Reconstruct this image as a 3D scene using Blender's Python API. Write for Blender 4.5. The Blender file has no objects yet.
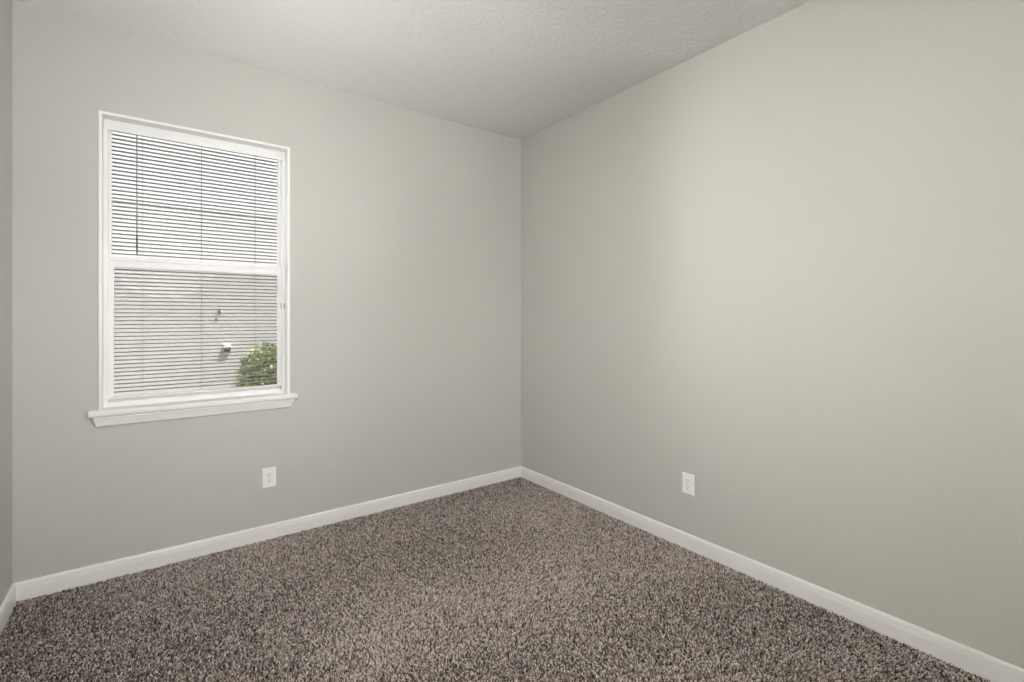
import bpy, bmesh, math, random
import numpy as np
from mathutils import Vector, Matrix

scene = bpy.context.scene
col = scene.collection
random.seed(7)
rng = np.random.default_rng(11)

# ------------------------------------------------------------------ camera
H = 2.84                                    # ceiling height
cam_d = bpy.data.cameras.new('camera')
cam = bpy.data.objects.new('camera', cam_d)
col.objects.link(cam)
cam.location = (-2.489, -3.2275, 1.3528)
cam.rotation_euler = (math.radians(90), 0, math.radians(53.4236 - 90))
cam_d.sensor_width = 36
cam_d.lens = 36 * 485 / 1024
cam_d.shift_y = -(341 - 317) / 1024
cam_d.clip_start = 0.02
scene.camera = cam

# ------------------------------------------------------------------ world, sun, fill lamps, exposure
world = bpy.data.worlds.new('sky')
scene.world = world
world.use_nodes = True
wn = world.node_tree
bg = wn.nodes['Background']
sky = wn.nodes.new('ShaderNodeTexSky')
sky.sky_type = 'NISHITA'
sky.sun_disc = False
sky.sun_elevation = math.radians(63)
sky.sun_rotation = math.radians(150)
wn.links.new(sky.outputs['Color'], bg.inputs['Color'])
bg.inputs['Strength'].default_value = 0.14

def lamp(name, kind, loc, power, aim=None, color=(1, 1, 1), **kw):
    d = bpy.data.lights.new(name, kind)
    d.energy = power
    d.color = color
    for k, v in kw.items():
        setattr(d, k, v)
    o = bpy.data.objects.new(name, d)
    o.location = loc
    if aim is not None:
        o.rotation_euler = Vector(aim).to_track_quat('-Z', 'Y').to_euler()
    col.objects.link(o)
    return o

lamp('sun', 'SUN', (0, -6, 12), 11.2, (-0.13, 0.12, -0.35), (1.0, 0.97, 0.93), angle=math.radians(0.6))
# unseen fill lamps added around the camera, powers fitted to the wall brightness
LAMPS = [
    ('side_bounce_fill', (-2.2, -3.60, 1.60), 96.0, (-1.0, 0.0, 0.35), 0.5, 150),
    ('front_fill', (-2.35, -3.75, 2.15), 13.0, (0.35, 2.9, -1.15), 1.2, 110),
    ('ceiling_fill', (-2.45, -2.75, 0.25), 4.7, (0.55, 2.05, 2.6), 0.3, 55),
    ('right_wall_fill', (-2.45, -3.90, 2.25), 9.5, (2.45, 3.3, -0.95), 0.9, 80),
    ('left_corner_fill', (-0.35, -3.35, 1.60), 5.4, (-2.65, 3.10, -0.1), 0.5, 60),
    # added fill outside, out of view, boosting the window light at a slant
    ('west_window_fill', (-4.60, 1.60, 1.30), 185.0, (4.4, -2.7, 0.75), 2.0, 110),
]
for n_, loc_, pw_, aim_, size_, spread_ in LAMPS:
    lamp(n_, 'AREA', loc_, pw_, aim_, (1.0, 0.99, 0.985), shape='DISK', size=size_, spread=math.radians(spread_))

vs = scene.view_settings
scene.display_settings.display_device = 'sRGB'
vs.view_transform = 'Standard'
vs.look = 'None'
vs.gamma = 1
vs.use_curve_mapping = False
vs.exposure = 0.03

# ------------------------------------------------------------------ helpers
def mat(name, color, rough=0.5, spec=0.5, metal=0.0):
    m = bpy.data.materials.new(name)
    m.use_nodes = True
    p = m.node_tree.nodes['Principled BSDF']
    p.inputs['Base Color'].default_value = (*color, 1)
    p.inputs['Roughness'].default_value = rough
    p.inputs['Specular IOR Level'].default_value = spec
    p.inputs['Metallic'].default_value = metal
    return m

def add_bump(m, scale, strength, dist, detail=2.0, kind='noise', stretch=(1, 1, 1)):
    nt = m.node_tree
    p = nt.nodes['Principled BSDF']
    tc = nt.nodes.new('ShaderNodeTexCoord')
    mp = nt.nodes.new('ShaderNodeMapping')
    mp.inputs['Scale'].default_value = stretch
    nt.links.new(tc.outputs['Object'], mp.inputs['Vector'])
    t = nt.nodes.new('ShaderNodeTexNoise')
    t.inputs['Scale'].default_value = scale
    t.inputs['Detail'].default_value = detail
    nt.links.new(mp.outputs['Vector'], t.inputs['Vector'])
    b = nt.nodes.new('ShaderNodeBump')
    b.inputs['Strength'].default_value = strength
    b.inputs['Distance'].default_value = dist
    out = t.outputs['Fac']
    if kind == 'knock':                      # knock-down plaster: flattened splats
        r = nt.nodes.new('ShaderNodeValToRGB')
        r.color_ramp.elements[0].position = 0.42
        r.color_ramp.elements[1].position = 0.60
        nt.links.new(out, r.inputs['Fac'])
        out = r.outputs['Color']
    nt.links.new(out, b.inputs['Height'])
    nt.links.new(b.outputs['Normal'], p.inputs['Normal'])
    return m

def link(name, bm, m, parent=None, smooth=False):
    me = bpy.data.meshes.new(name)
    bmesh.ops.recalc_face_normals(bm, faces=bm.faces)
    bm.to_mesh(me)
    bm.free()
    if m is not None:
        me.materials.append(m)
    if smooth:
        for f in me.polygons:
            f.use_smooth = True
    o = bpy.data.objects.new(name, me)
    col.objects.link(o)
    if parent is not None:
        o.parent = parent
    return o

def bevel(o, w, seg=2):
    b = o.modifiers.new('bevel', 'BEVEL')
    b.width = w
    b.segments = seg
    b.limit_method = 'ANGLE'
    b.angle_limit = math.radians(35)
    return o

def box(bm, x0, x1, y0, y1, z0, z1):
    v = [bm.verts.new((x, y, z)) for x in (x0, x1) for y in (y0, y1) for z in (z0, z1)]
    for q in ((0, 1, 3, 2), (4, 6, 7, 5), (0, 4, 5, 1), (2, 3, 7, 6), (0, 2, 6, 4), (1, 5, 7, 3)):
        bm.faces.new([v[i] for i in q])

def ring(bm, x0, x1, z0, z1, wl, wr, wb, wt, y0, y1):
    """a rectangular frame in the XZ plane with real thickness, one closed solid"""
    o = [(x0, z0), (x1, z0), (x1, z1), (x0, z1)]
    i = [(x0 + wl, z0 + wb), (x1 - wr, z0 + wb), (x1 - wr, z1 - wt), (x0 + wl, z1 - wt)]
    V = {}
    for k, y in enumerate((y0, y1)):
        for n, pts in enumerate((o, i)):
            V[k, n] = [bm.verts.new((x, y, z)) for x, z in pts]
    for a in range(4):
        b = (a + 1) % 4
        bm.faces.new((V[0, 0][a], V[0, 0][b], V[0, 1][b], V[0, 1][a]))
        bm.faces.new((V[1, 0][a], V[1, 1][a], V[1, 1][b], V[1, 0][b]))
        bm.faces.new((V[0, 0][a], V[1, 0][a], V[1, 0][b], V[0, 0][b]))
        bm.faces.new((V[0, 1][a], V[0, 1][b], V[1, 1][b], V[1, 1][a]))

def sweep(bm, profile, a, b, out, inset_a=0.0, inset_b=0.0):
    """profile [(depth, z)] pushed from a to b (xy), depth along 'out'; ends mitred by inset*depth"""
    a, b, out = Vector(a), Vector(b), Vector(out)
    d = (b - a).normalized()
    A = [bm.verts.new((*(a + out * p + d * (inset_a * p)), z)) for p, z in profile]
    B = [bm.verts.new((*(b + out * p - d * (inset_b * p)), z)) for p, z in profile]
    n = len(profile)
    for i in range(n):
        j = (i + 1) % n
        bm.faces.new((A[i], A[j], B[j], B[i]))
    bm.faces.new(A)
    bm.faces.new(list(reversed(B)))

def tube(bm, pts, r, n=8):
    pts = [Vector(p) for p in pts]
    rs = r if isinstance(r, (list, tuple)) else [r] * len(pts)
    rings = []
    for i, p in enumerate(pts):
        t = (pts[min(i + 1, len(pts) - 1)] - pts[max(i - 1, 0)]).normalized()
        u = t.orthogonal().normalized()
        if i:
            u = (u0 - t * u0.dot(t)).normalized()
        u0 = u
        w = t.cross(u)
        rings.append([bm.verts.new(p + (u * math.cos(2 * math.pi * k / n) + w * math.sin(2 * math.pi * k / n)) * rs[i]) for k in range(n)])
    for a, b in zip(rings, rings[1:]):
        for k in range(n):
            bm.faces.new((a[k], a[(k + 1) % n], b[(k + 1) % n], b[k]))
    bm.faces.new(list(reversed(rings[0])))
    bm.faces.new(rings[-1])

def empty(name, loc, rz=0.0, parent=None):
    o = bpy.data.objects.new(name, None)
    o.location = loc
    o.rotation_euler = (0, 0, rz)
    o.empty_display_size = 0.05
    col.objects.link(o)
    o.parent = parent
    return o

def tag(o, label=None, cat=None, group=None, kind=None):
    for k, v in (('label', label), ('category', cat), ('group', group), ('kind', kind)):
        if v:
            o[k] = v
    return o

# ------------------------------------------------------------------ materials
M_wall = add_bump(mat('greige_wall_paint', (0.534, 0.526, 0.493), 0.62, 0.3), 190, 0.10, 0.0015)
M_ceil = add_bump(mat('knockdown_ceiling_paint', (0.82, 0.81, 0.785), 0.8, 0.2), 40, 0.5, 0.004, 4, 'knock', (1, 1.25, 1))
M_trim = mat('white_trim_paint', (0.85, 0.84, 0.82), 0.35, 0.4)
M_vinyl = mat('white_window_vinyl', (0.88, 0.88, 0.88), 0.35, 0.4)
M_plate = mat('white_outlet_plastic', (0.90, 0.895, 0.87), 0.3, 0.5)
M_slot = mat('dark_slot', (0.06, 0.055, 0.05), 0.6, 0.2)
M_steel = mat('screw_steel', (0.55, 0.55, 0.53), 0.35, 0.5, 0.8)
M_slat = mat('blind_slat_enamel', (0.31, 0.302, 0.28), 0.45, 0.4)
M_head = mat('white_headrail_enamel', (0.84, 0.84, 0.83), 0.4, 0.4)
M_cord = mat('grey_ladder_cord', (0.24, 0.235, 0.22), 0.8, 0.1)
M_wand = mat('grey_acrylic_wand', (0.26, 0.26, 0.26), 0.2, 0.4)
M_grip = mat('dark_wand_grip', (0.09, 0.09, 0.09), 0.3, 0.4)
M_grey = mat('grey_latch_plastic', (0.30, 0.30, 0.31), 0.5, 0.3)
M_stucco = add_bump(mat('neighbour_stucco', (0.62, 0.60, 0.57), 0.85, 0.1), 60, 0.3, 0.004)
M_band = mat('neighbour_pale_siding', (0.69, 0.69, 0.69), 0.7, 0.2)
M_soffit = mat('exterior_white', (0.80, 0.80, 0.78), 0.5, 0.3)
M_bark = mat('shrub_bark', (0.10, 0.075, 0.05), 0.9, 0.1)
M_flap = mat('grey_damper_flap', (0.16, 0.155, 0.15), 0.6, 0.2)
M_dark = mat('dark_metal', (0.05, 0.045, 0.04), 0.5, 0.3)

def grass_mat():
    m = mat('dry_side_yard', (0.25, 0.23, 0.19), 0.95, 0.1)
    nt = m.node_tree
    n = nt.nodes.new('ShaderNodeTexNoise')
    n.inputs['Scale'].default_value = 40
    r = nt.nodes.new('ShaderNodeValToRGB')
    r.color_ramp.elements[0].color = (0.24, 0.23, 0.20, 1)
    r.color_ramp.elements[1].color = (0.46, 0.44, 0.39, 1)
    nt.links.new(n.outputs['Fac'], r.inputs['Fac'])
    nt.links.new(r.outputs['Color'], nt.nodes['Principled BSDF'].inputs['Base Color'])
    return m
M_lawn = grass_mat()

def attr_mat(name, attr, stops, rough, spec, trans=0.0):
    m = mat(name, (0.2, 0.2, 0.2), rough, spec)
    nt = m.node_tree
    a = nt.nodes.new('ShaderNodeAttribute')
    a.attribute_name = attr
    r = nt.nodes.new('ShaderNodeValToRGB')
    e = r.color_ramp.elements
    while len(e) < len(stops):
        e.new(0.5)
    for k, (p, c) in enumerate(stops):
        e[k].position = p
        e[k].color = (*c, 1)
    nt.links.new(a.outputs['Fac'], r.inputs['Fac'])
    p = nt.nodes['Principled BSDF']
    nt.links.new(r.outputs['Color'], p.inputs['Base Color'])
    if trans:
        t = nt.nodes.new('ShaderNodeBsdfTranslucent')
        nt.links.new(r.outputs['Color'], t.inputs['Color'])
        mx = nt.nodes.new('ShaderNodeMixShader')
        mx.inputs[0].default_value = trans
        nt.links.new(p.outputs[0], mx.inputs[1])
        nt.links.new(t.outputs[0], mx.inputs[2])
        nt.links.new(mx.outputs[0], nt.nodes['Material Output'].inputs['Surface'])
    return m
M_pile = attr_mat('brown_twist_carpet_yarn', 'tone',
                  [(0.0, (0.045, 0.034, 0.028)), (0.35, (0.235, 0.193, 0.168)),
                   (0.7, (0.53, 0.460, 0.415)), (1.0, (0.82, 0.745, 0.695))], 0.95, 0.05)
M_leaf = attr_mat('shrub_leaf', 'tone',
                  [(0.0, (0.12, 0.18, 0.09)), (0.5, (0.36, 0.42, 0.20)), (1.0, (0.76, 0.77, 0.44))], 0.4, 0.4, 0.25)

def glass_mat():
    m = bpy.data.materials.new('clear_window_glass')
    m.use_nodes = True
    nt = m.node_tree
    nt.nodes.remove(nt.nodes['Principled BSDF'])
    t = nt.nodes.new('ShaderNodeBsdfTransparent')
    t.inputs['Color'].default_value = (0.96, 0.965, 0.965, 1)
    g = nt.nodes.new('ShaderNodeBsdfGlossy')
    g.inputs['Roughness'].default_value = 0.0
    f = nt.nodes.new('ShaderNodeFresnel')
    f.inputs['IOR'].default_value = 1.20
    mx = nt.nodes.new('ShaderNodeMixShader')
    nt.links.new(f.outputs[0], mx.inputs[0])
    nt.links.new(t.outputs[0], mx.inputs[1])
    nt.links.new(g.outputs[0], mx.inputs[2])
    nt.links.new(mx.outputs[0], nt.nodes['Material Output'].inputs['Surface'])
    return m
M_glass = glass_mat()

def screen_mat():
    m = bpy.data.materials.new('insect_screen_mesh')
    m.use_nodes = True
    nt = m.node_tree
    nt.nodes.remove(nt.nodes['Principled BSDF'])
    t = nt.nodes.new('ShaderNodeBsdfTransparent')
    d = nt.nodes.new('ShaderNodeBsdfDiffuse')
    d.inputs['Color'].default_value = (0.16, 0.15, 0.13, 1)
    mx = nt.nodes.new('ShaderNodeMixShader')
    mx.inputs[0].default_value = 0.20      # share of the weave that is wire
    nt.links.new(t.outputs[0], mx.inputs[1])
    nt.links.new(d.outputs[0], mx.inputs[2])
    nt.links.new(mx.outputs[0], nt.nodes['Material Output'].inputs['Surface'])
    return m
M_screen = screen_mat()

# ------------------------------------------------------------------ room shell
XL, YR = -3.016, -4.30           # left wall face, rear wall face
T = 0.20
HX0, HX1, HZ0, HZ1 = -2.700, -1.812, 0.845, 2.393     # hole in the window wall

def struct(name, bm, m, label=None):
    return tag(link(name, bm, m), label, None, None, 'structure')

bm = bmesh.new()
box(bm, XL - T, HX0, 0, T, -0.25, H)
box(bm, HX1, T, 0, T, -0.25, H)
box(bm, HX0, HX1, 0, T, -0.25, HZ0)
box(bm, HX0, HX1, 0, T, HZ1, H)
bmesh.ops.remove_doubles(bm, verts=bm.verts, dist=1e-5)
struct('wall_back', bm, M_wall, 'greige painted wall with the window')
bm = bmesh.new(); box(bm, 0, T, YR - T, 0, -0.25, H)
struct('wall_right', bm, M_wall, 'long plain greige painted wall on the right')
bm = bmesh.new(); box(bm, XL - T, XL, YR - T, 0, -0.25, H)
struct('wall_left', bm, M_wall, 'sliver of greige wall at the left edge')
bm = bmesh.new(); box(bm, XL, 0, YR - T, YR, -0.25, H)
struct('wall_rear', bm, M_wall)
bm = bmesh.new(); box(bm, XL - T, T, YR - T, T, H, H + 0.25)
struct('ceiling', bm, M_ceil, 'knock-down textured pale ceiling')
bm = bmesh.new(); box(bm, XL - T, T, YR - T, T, -0.25, 0.010)
M_back = mat('carpet_backing', (0.055, 0.043, 0.036), 0.95, 0.05)
struct('floor', bm, M_back, 'carpet backing of the bedroom floor')

BP = [(0, 0.0105), (0.014, 0.0105), (0.014, 0.070), (0.0132, 0.0725), (0.0130, 0.078), (0.0122, 0.080),
      (0.0120, 0.088), (0.0108, 0.0945), (0.0080, 0.0990), (0.0050, 0.1010), (0, 0.1015)]
for name, a, b, out, ia, ib, lab in (
        ('baseboard_back', (XL, 0), (0, 0), (0, -1), 1, 1, 'white moulded baseboard under the window'),
        ('baseboard_right', (0, 0), (0, YR), (-1, 0), 1, 1, 'white moulded baseboard along the right wall'),
        ('baseboard_left', (XL, YR), (XL, 0), (1, 0), 1, 1, 'white moulded baseboard at the left edge'),
        ('baseboard_rear', (0, YR), (XL, YR), (0, 1), 1, 1, None)):
    bm = bmesh.new()
    sweep(bm, BP, a, b, out, ia, ib)
    struct(name, bm, M_trim, lab)

# ------------------------------------------------------------------ window
win = tag(empty('window_1', (-2.256, 0.0, 0.88)), 'white vinyl single-hung window with sill', None, None, 'structure')
def wpart(name, bm, m, bev=0.0, parent=None):
    bmesh.ops.translate(bm, verts=bm.verts, vec=-Vector(win.location))
    o = link(name, bm, m, parent or win)
    if bev:
        bevel(o, bev)
    return o

# white return round the opening, with its thin flange on the wall
bm = bmesh.new()
FX0, FX1, FZ1 = -2.707, -1.805, 2.401        # flange outside
RX0, RX1, RZ1 = -2.693, -1.819, 2.387        # inside of the return
def return_bar(bm):
    # left, right, head; each an L of flange and lining
    box(bm, FX0, RX0, -0.005, 0.0, 0.880, FZ1)
    box(bm, RX1, FX1, -0.005, 0.0, 0.880, FZ1)
    box(bm, RX0, RX1, -0.005, 0.0, RZ1, FZ1)
    box(bm, HX0, RX0, 0.0, 0.070, 0.880, HZ1)
    box(bm, RX1, HX1, 0.0, 0.070, 0.880, HZ1)
    box(bm, RX0, RX1, 0.0, 0.070, RZ1, HZ1)
return_bar(bm)
wpart('window_return', bm, M_trim)

# master frame, front at Y = 0.070
bm = bmesh.new()
ring(bm, HX0, HX1, 0.875, HZ1, 0.026, 0.026, 0.032, 0.008, 0.070, 0.198)
frame = wpart('window_frame', bm, M_vinyl, 0.002)
# upper (fixed) sash sits further out; lower sash in front of it
bm = bmesh.new()
ring(bm, -2.676, -1.836, 1.640, 2.384, 0.015, 0.018, 0.038, 0.004, 0.100, 0.128)
up = wpart('upper_sash', bm, M_vinyl, 0.0015)
bm = bmesh.new()
ring(bm, -2.675, -1.837, 0.922, 1.668, 0.025, 0.022, 0.009, 0.052, 0.078, 0.099)
box(bm, -2.675, -1.837, 0.094, 0.099, 0.9065, 0.922)
box(bm, -2.676, -1.836, 0.072, 0.078, 1.652, 1.664)          # check-rail lip
box(bm, -2.676, -1.836, 0.064, 0.078, 0.921, 0.929)          # lift lip
lo = wpart('lower_sash', bm, M_vinyl, 0.0015)
bm = bmesh.new(); box(bm, -2.674, -1.838, 0.1710, 0.1740, 1.640, 2.384)
wpart('upper_pane', bm, M_glass)
bm = bmesh.new(); box(bm, -2.674, -1.838, 0.1710, 0.1740, 0.907, 1.639)
wpart('lower_pane', bm, M_glass)
bm = bmesh.new(); box(bm, -2.674, -1.838, 0.1830, 0.1836, 0.907, 1.655)
scr = wpart('insect_screen', bm, M_screen)
scr['label'] = 'grey insect screen behind the lower half of the window'
# pair of little grey tilt latches in the right jamb
bm = bmesh.new()
box(bm, -1.8255, -1.8215, 0.066, 0.0715, 1.405, 1.440)
lt = wpart('tilt_latch', bm, M_grey, 0.001, lo)
bm = bmesh.new()
box(bm, -1.842, -1.838, 0.073, 0.0785, 1.405, 1.440)
lt2 = wpart('tilt_latch', bm, M_grey, 0.001, lo)

# sill board (stool) with horns, and the canted apron beneath
bm = bmesh.new()
SX0, SX1 = -2.744, -1.766
prof = [(0.0, 0.846), (0.026, 0.846), (0.032, 0.850), (0.035, 0.857), (0.035, 0.870), (0.032, 0.876), (0.026, 0.880), (0.0, 0.880)]
sweep(bm, prof, (SX0, 0.0), (SX1, 0.0), (0, -1))
box(bm, HX0, HX1, 0.0, 0.075, 0.846, 0.880)
wpart('window_sill', bm, M_trim)
bm = bmesh.new()
prof = [(0.0, 0.797), (0.010, 0.797), (0.013, 0.801), (0.015, 0.812), (0.022, 0.834), (0.025, 0.838), (0.025, 0.846), (0.0, 0.846)]
A = []; B = []
for p, z in prof:
    k = (z - 0.797) / 0.049
    A.append(bm.verts.new((-2.716 - 0.013 * k, -p, z)))
    B.append(bm.verts.new((-1.801 + 0.019 * k, -p, z)))
for i in range(len(prof)):
    j = (i + 1) % len(prof)
    bm.faces.new((A[i], A[j], B[j], B[i]))
bm.faces.new(A); bm.faces.new(list(reversed(B)))
wpart('sill_apron', bm, M_trim)

# ------------------------------------------------------------------ mini blind
bl = tag(empty('mini_blind', (-2.256, 0.145, 2.36)),
         'narrow-slat horizontal blind with its slats open, filling the window', 'window blind')
BX0, BX1 = -2.671, -1.841
def bpart(name, bm, m, smooth=False):
    bmesh.ops.translate(bm, verts=bm.verts, vec=-Vector(bl.location))
    return link(name, bm, m, bl, smooth)
bm = bmesh.new()
box(bm, BX0, BX1, 0.131, 0.160, 2.364, 2.384)
bevel(bpart('headrail', bm, M_head), 0.002)
bm = bmesh.new()
box(bm, RX0 + 0.0015, RX1 - 0.0015, 0.064, 0.0692, 2.332, 2.3865)
bevel(bpart('valance', bm, M_head), 0.0015)
bm = bmesh.new()
pitch, wd = 0.02135, 0.025
tilt = math.radians(1.5)
zs = []
z = 2.355
while z > 0.935:
    zs.append(z)
    z -= pitch
for z in zs:
    prof = []
    for k in range(6):
        u = k / 5 - 0.5
        prof.append((u * wd, 0.0050 * (1 - 4 * u * u)))
    up_, dn_ = [], []
    for u, h in prof:
        y = 0.1455 + u * math.cos(tilt) + h * math.sin(tilt)
        zz = z - u * math.sin(tilt) + h * math.cos(tilt)
        up_.append([bm.verts.new((x, y, zz + 0.0003)) for x in (BX0, BX1)])
        dn_.append([bm.verts.new((x, y, zz - 0.0003)) for x in (BX0, BX1)])
    for a in range(5):
        bm.faces.new((up_[a][0], up_[a + 1][0], up_[a + 1][1], up_[a][1]))
        bm.faces.new((dn_[a][0], dn_[a][1], dn_[a + 1][1], dn_[a + 1][0]))
    bm.faces.new((up_[0][0], up_[0][1], dn_[0][1], dn_[0][0]))
    bm.faces.new((up_[5][0], dn_[5][0], dn_[5][1], up_[5][1]))
bpart('slat_panel', bm, M_slat)
bm = bmesh.new()
box(bm, BX0, BX1, 0.134, 0.157, 0.909, 0.920)
bevel(bpart('bottom_rail', bm, M_head), 0.002)
for x in (-2.531, -2.256, -1.975):
    bm = bmesh.new()
    for y in (0.1325, 0.1585):
        tube(bm, [(x, y, 2.364), (x, y, 0.920)], 0.0009, 6)
    bpart('ladder_cord', bm, M_cord)
bm = bmesh.new()
tube(bm, [(-2.556, 0.1315, 2.372), (-2.556, 0.125, 2.370), (-2.556, 0.1225, 2.350)], 0.0011, 6)
tube(bm, [(-2.556, 0.1225, 2.352), (-2.556, 0.1225, 1.800)], 0.0027, 8)
wd_ = bpart('tilt_wand', bm, M_wand, True)
bm = bmesh.new()
tube(bm, [(-2.556, 0.1225, 1.800), (-2.556, 0.1225, 1.795), (-2.556, 0.1225, 1.700), (-2.556, 0.1225, 1.696)], [0.003, 0.0042, 0.0042, 0.003], 8)
wg = bpart('wand_grip', bm, M_grip, True)
wg.parent = wd_

# ------------------------------------------------------------------ wall outlets
def outlet(name):
    """duplex receptacle; local frame: -Y out of the wall"""
    r = empty(name, (0, 0, 0))
    bm = bmesh.new()
    w, h, d = 0.0385, 0.060, 0.0065
    # plate with a sloped rim
    pts = [(w, h, 0), (w - 0.0005, h - 0.0005, 0.003), (w - 0.004, h - 0.004, d)]
    rings = []
    for a, b, y in pts:
        rings.append([bm.verts.new((sx * a, -y, sz * b)) for sx, sz in ((-1, -1), (1, -1), (1, 1), (-1, 1))])
    for A, B in zip(rings, rings[1:]):
        for k in range(4):
            bm.faces.new((A[k], A[(k + 1) % 4], B[(k + 1) % 4], B[k]))
    bm.faces.new(rings[-1]); bm.faces.new(list(reversed(rings[0])))
    bevel(link('cover_plate', bm, M_plate, r), 0.0008)
    for s in (1, -1):
        bm = bmesh.new()
        loop = []
        for k in range(28):
            a = 2 * math.pi * k / 28
            x, z = 0.0172 * math.cos(a), 0.0172 * math.sin(a)
            loop.append((x, max(-0.0142, min(0.0142, z)) + s * 0.0195))
        f = [bm.verts.new((x, -d - 0.0016, z)) for x, z in loop]
        g = [bm.verts.new((x, -d + 0.001, z)) for x, z in loop]
        bm.faces.new(f); bm.faces.new(list(reversed(g)))
        for k in range(28):
            bm.faces.new((f[k], g[k], g[(k + 1) % 28], f[(k + 1) % 28]))
        rc = link('socket_face', bm, M_plate, r)
        bm = bmesh.new()
        y = -d - 0.0018
        for x, hh in ((-0.0064, 0.0046), (0.0064, 0.0038)):
            box(bm, x - 0.0011, x + 0.0011, y, y + 0.001, s * 0.0195 + 0.0035 - hh, s * 0.0195 + 0.0035 + hh)
        tube(bm, [(0, y + 0.001, s * 0.0195 - 0.0075), (0, y, s * 0.0195 - 0.0075)], 0.0026, 10)
        link('socket_slots', bm, M_slot, rc)
    bm = bmesh.new()
    tube(bm, [(0, -d + 0.001, 0), (0, -d - 0.0008, 0)], 0.0032, 12)
    box(bm, -0.0027, 0.0027, -d - 0.0011, -d - 0.0006, -0.0004, 0.0004)
    link('cover_screw', bm, M_steel, r)
    return r

def copy_thing(o):
    c = o.copy()
    col.objects.link(c)
    for ch in o.children:
        k = ch.copy(); col.objects.link(k); k.parent = c
        for g in ch.children:
            q = g.copy(); col.objects.link(q); q.parent = k
    return c

o1 = outlet('wall_outlet')
o1.location = (-1.9215, 0, 0.384)
tag(o1, 'white duplex outlet on the wall below the window', 'wall outlet', 'white wall outlets')
o2 = copy_thing(o1)
o2.location = (0, -1.584, 0.389)
o2.rotation_euler = (0, 0, math.radians(-90))
tag(o2, 'white duplex outlet on the long plain wall to the right', 'wall outlet', 'white wall outlets')

# ------------------------------------------------------------------ outside: the neighbouring house, its vent, a shrub, the lawn
D = 4.20
bm = bmesh.new(); box(bm, -14, 16, T, D + 8, -0.40, -0.25)
struct('ground', bm, M_lawn, 'strip of dry side yard between the houses')
nh = tag(empty('neighbouring_house', (-1.5, D, -0.25)), 'pale stucco wall of the house next door, seen through the blind', 'house')
def hpart(name, bm, m, smooth=False):
    bmesh.ops.translate(bm, verts=bm.verts, vec=-Vector(nh.location))
    return link(name, bm, m, nh, smooth)
bm = bmesh.new(); box(bm, -9, 6, D, D + 0.25, -0.25, 5.6)
hpart('stucco_wall', bm, M_stucco)
bm = bmesh.new(); box(bm, -9, 6, D - 0.008, D + 0.01, 2.735, 5.6)
hpart('upper_siding', bm, M_band)
bm = bmesh.new()
box(bm, -9, 6, D - 0.35, D, 5.6, 5.64)
box(bm, -9, 6, D - 0.37, D - 0.35, 5.55, 5.78)
hpart('eave', bm, M_soffit)

# vent hood on that wall
vx, vz = -1.690, 0.945
dv = tag(empty('vent_hood', (vx, D, vz)), 'small white vent hood on the house wall next door', 'vent')
def vpart(name, bm, m):
    return link(name, bm, m, dv)
bm = bmesh.new(); box(bm, -0.050, 0.050, -0.008, -0.001, -0.055, 0.055)
bevel(vpart('wall_flange', bm, M_soffit), 0.003)
bm = bmesh.new()
n = 10
rows = []
for k in range(n + 1):                    # quarter-round cowl
    a = math.radians(58) * k / n
    y = -0.008 - 0.070 * math.sin(a)
    z = -0.035 + 0.085 * math.cos(a)
    rows.append([bm.verts.new((x, y, z)) for x in (-0.042, 0.042)])
for a, b in zip(rows, rows[1:]):
    bm.faces.new((a[0], a[1], b[1], b[0]))
for s in (0, 1):
    c = bm.verts.new(((-0.042, 0.042)[s], -0.008, -0.035))
    for a, b in zip(rows, rows[1:]):
        bm.faces.new((a[s], b[s], c))
cw = vpart('cowl', bm, M_soffit)
so = cw.modifiers.new('thick', 'SOLIDIFY'); so.thickness = 0.003
bm = bmesh.new(); box(bm, -0.038, 0.038, -0.034, -0.030, -0.062, 0.030)
vpart('damper_flap', bm, M_flap)

# cable stub on that wall
cs = tag(empty('cable_stub', (-1.782, D, 1.418)), 'tiny dark cable stub on the house wall, above the vent hood', 'cable')
bm = bmesh.new()
tube(bm, [(0, -0.001, 0.035), (0, -0.025, 0.033), (0.004, -0.036, 0.015), (0.012, -0.038, -0.02)], 0.011, 8)
link('cable_end', bm, M_dark, cs)
bm = bmesh.new(); box(bm, 0.004, 0.032, -0.014, -0.001, -0.012, 0.016)
bevel(link('wall_clip', bm, M_soffit, cs), 0.002)

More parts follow.
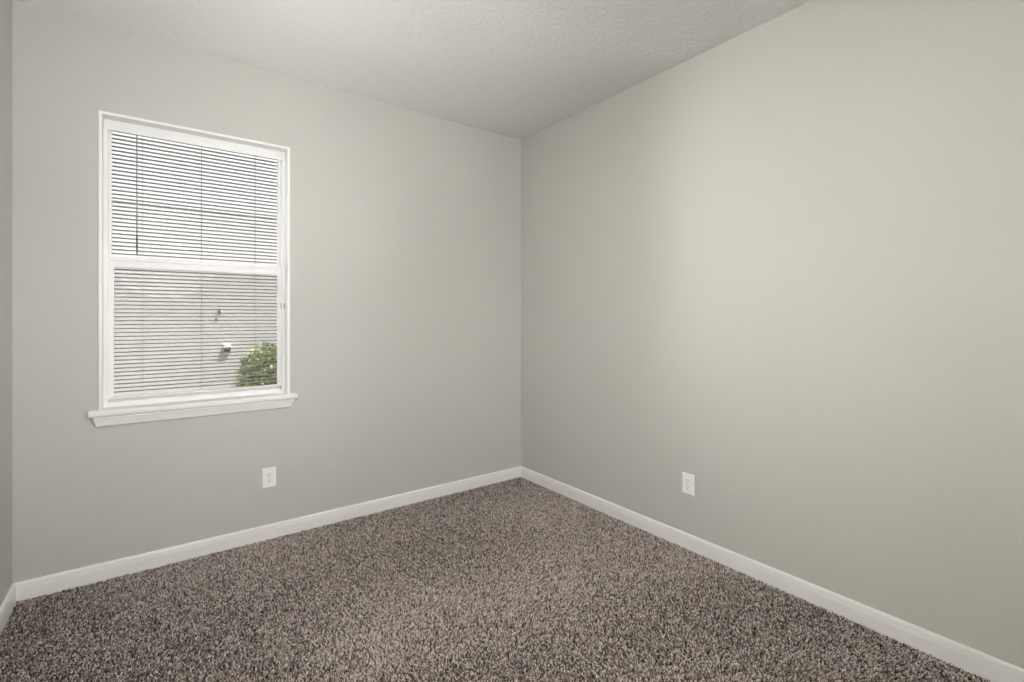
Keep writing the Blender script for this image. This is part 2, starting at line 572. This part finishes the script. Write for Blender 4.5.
# shrub at the foot of the wall
sh = tag(empty('leafy_shrub', (-0.94, D - 0.40, -0.25)), 'sunlit green shrub against the house wall next door', 'shrub')
def leaves(n, seed):
    r = np.random.default_rng(seed)
    verts, faces, tone = [], [], []
    while len(tone) < n * 6:
        p = r.uniform(-1, 1, 3); p /= np.linalg.norm(p)
        q = r.uniform(0.72, 1.02) / (np.abs(p) ** 6).sum() ** (1 / 6)
        c = p * q * np.array([0.62, 0.33, 0.585]) + np.array([0, 0, 0.585])
        c[2] += 0.05 * math.sin(c[0] * 14) + 0.03 * math.sin(c[1] * 17 + 1)
        if c[2] < 0.04:
            continue
        if c[1] > 0.31:
            continue
        d = p * 0.7 + r.normal(size=3) * 0.55 + np.array([0, 0, 0.35])
        d /= np.linalg.norm(d)
        s = np.cross(d, r.normal(size=3)); s /= np.linalg.norm(s)
        nrm = np.cross(s, d)
        L, W = r.uniform(0.045, 0.075), r.uniform(0.016, 0.026)
        b = len(verts)
        verts += [c, c + d * L * .4 + s * W + nrm * .006, c + d * L * .4 - s * W + nrm * .006, c + d * L, c + d * L * .45 - nrm * .004, c + d * L * .8 + s * W * .6]
        faces += [(b, b + 1, b + 4), (b, b + 4, b + 2), (b + 1, b + 5, b + 3, b + 4), (b + 4, b + 3, b + 2)]
        tone += [r.uniform(0, 1)] * 6
    me = bpy.data.meshes.new('foliage')
    me.from_pydata([tuple(v) for v in verts], [], faces)
    a = me.attributes.new('tone', 'FLOAT', 'POINT')
    a.data.foreach_set('value', np.array(tone, dtype=np.float32))
    me.materials.append(M_leaf)
    o = bpy.data.objects.new('foliage', me)
    col.objects.link(o)
    return o
fo = leaves(8500, 5); fo.parent = sh
bm = bmesh.new()
for k in range(9):
    a = k * 2.4
    t = Vector((0.30 * math.cos(a), 0.18 * math.sin(a), 0.75 + 0.1 * math.sin(k)))
    tube(bm, [(0.03 * math.cos(a), 0.03 * math.sin(a), 0.0), (t.x * .45, t.y * .45, t.z * .5), tuple(t)], [0.012, 0.009, 0.004], 6)
link('stems', bm, M_bark, sh)

# ------------------------------------------------------------------ carpet pile: real tufts over the backing
def carpet():
    p = 0.0062
    nx, ny = int((-XL - 0.024) / p), int((-YR - 0.024) / p)
    gx, gy = np.meshgrid(np.arange(nx), np.arange(ny))
    x = XL + 0.014 + (gx.ravel() + 0.5) * p + rng.uniform(-.45, .45, nx * ny) * p
    y = YR + 0.014 + (gy.ravel() + 0.5) * p + rng.uniform(-.45, .45, nx * ny) * p
    x = np.clip(x, XL + 0.017, -0.017); y = np.clip(y, YR + 0.017, -0.017)
    keep = y > -3.35
    x, y = x[keep], y[keep]
    n = len(x)
    # slow waves: how the pile has been brushed by feet and vacuum
    lx = np.zeros(n); ly = np.zeros(n); lt = np.zeros(n)
    for k in range(14):
        f = rng.uniform(1.2, 7.0); a = rng.uniform(0, 2 * np.pi); ph = rng.uniform(0, 6.28, 3)
        w = np.sin((x * np.cos(a) + y * np.sin(a)) * f + ph[0]) / (0.6 + 0.25 * f)
        lx += w; ly += np.sin((x * np.cos(a) + y * np.sin(a)) * f + ph[1]) / (0.6 + 0.25 * f)
        lt += np.sin((x * np.cos(a) + y * np.sin(a)) * f + ph[2]) / (0.6 + 0.25 * f)
    h = rng.uniform(0.006, 0.0105, n)
    w = rng.uniform(0.0022, 0.0036, n)
    ang = rng.uniform(0, 2 * np.pi, n)
    lean = rng.uniform(0.001, 0.008, n)
    dx = lean * np.cos(ang) + lx * 0.0011
    dy = lean * np.sin(ang) + ly * 0.0011
    rot = rng.uniform(0, 2 * np.pi, n)
    tw = rng.uniform(0.5, 1.6, n)
    V = np.zeros((n, 9, 3), dtype=np.float32)
    for r, (fz, fw, fl) in enumerate(((0.0, 0.85, 0.0), (0.62, 1.0, 0.45), (1.0, 0.55, 1.0))):
        for k in range(3):
            th = rot + tw * r + 2 * np.pi * k / 3
            i = r * 3 + k
            V[:, i, 0] = x + dx * fl + np.cos(th) * w * fw
            V[:, i, 1] = y + dy * fl + np.sin(th) * w * fw
            V[:, i, 2] = 0.010 + h * fz
    V[:, :, 0] = np.clip(V[:, :, 0], XL + 0.0145, -0.0145)
    V[:, :, 1] = np.clip(V[:, :, 1], None, -0.0145)
    quads = []
    for r in (0, 3):
        for k in range(3):
            j = (k + 1) % 3
            quads.append((r + k, r + j, r + 3 + j, r + 3 + k))
    base = (np.arange(n) * 9)[:, None]
    loops = np.concatenate([np.array(q)[None, :] + base for q in quads] + [np.array((6, 7, 8))[None, :] + base], axis=1).ravel()
    sizes = np.tile(np.array([4] * 6 + [3]), n)
    starts = np.concatenate(([0], np.cumsum(sizes)[:-1]))
    me = bpy.data.meshes.new('carpet_pile')
    me.vertices.add(n * 9)
    me.vertices.foreach_set('co', V.ravel())
    me.loops.add(len(loops))
    me.loops.foreach_set('vertex_index', loops.astype(np.int32))
    me.polygons.add(len(sizes))
    me.polygons.foreach_set('loop_start', starts.astype(np.int32))
    me.update(calc_edges=True)
    tone = np.clip(rng.normal(0.54, 0.34, n) + 0.03 * lt, 0, 1).astype(np.float32)
    a = me.attributes.new('tone', 'FLOAT', 'POINT')
    a.data.foreach_set('value', np.repeat(tone, 9))
    me.materials.append(M_pile)
    o = bpy.data.objects.new('carpet_pile', me)
    col.objects.link(o)
    return o
cp = carpet()
tag(cp, 'mottled brown twist-pile carpet covering the whole floor', 'carpet', None, 'stuff')
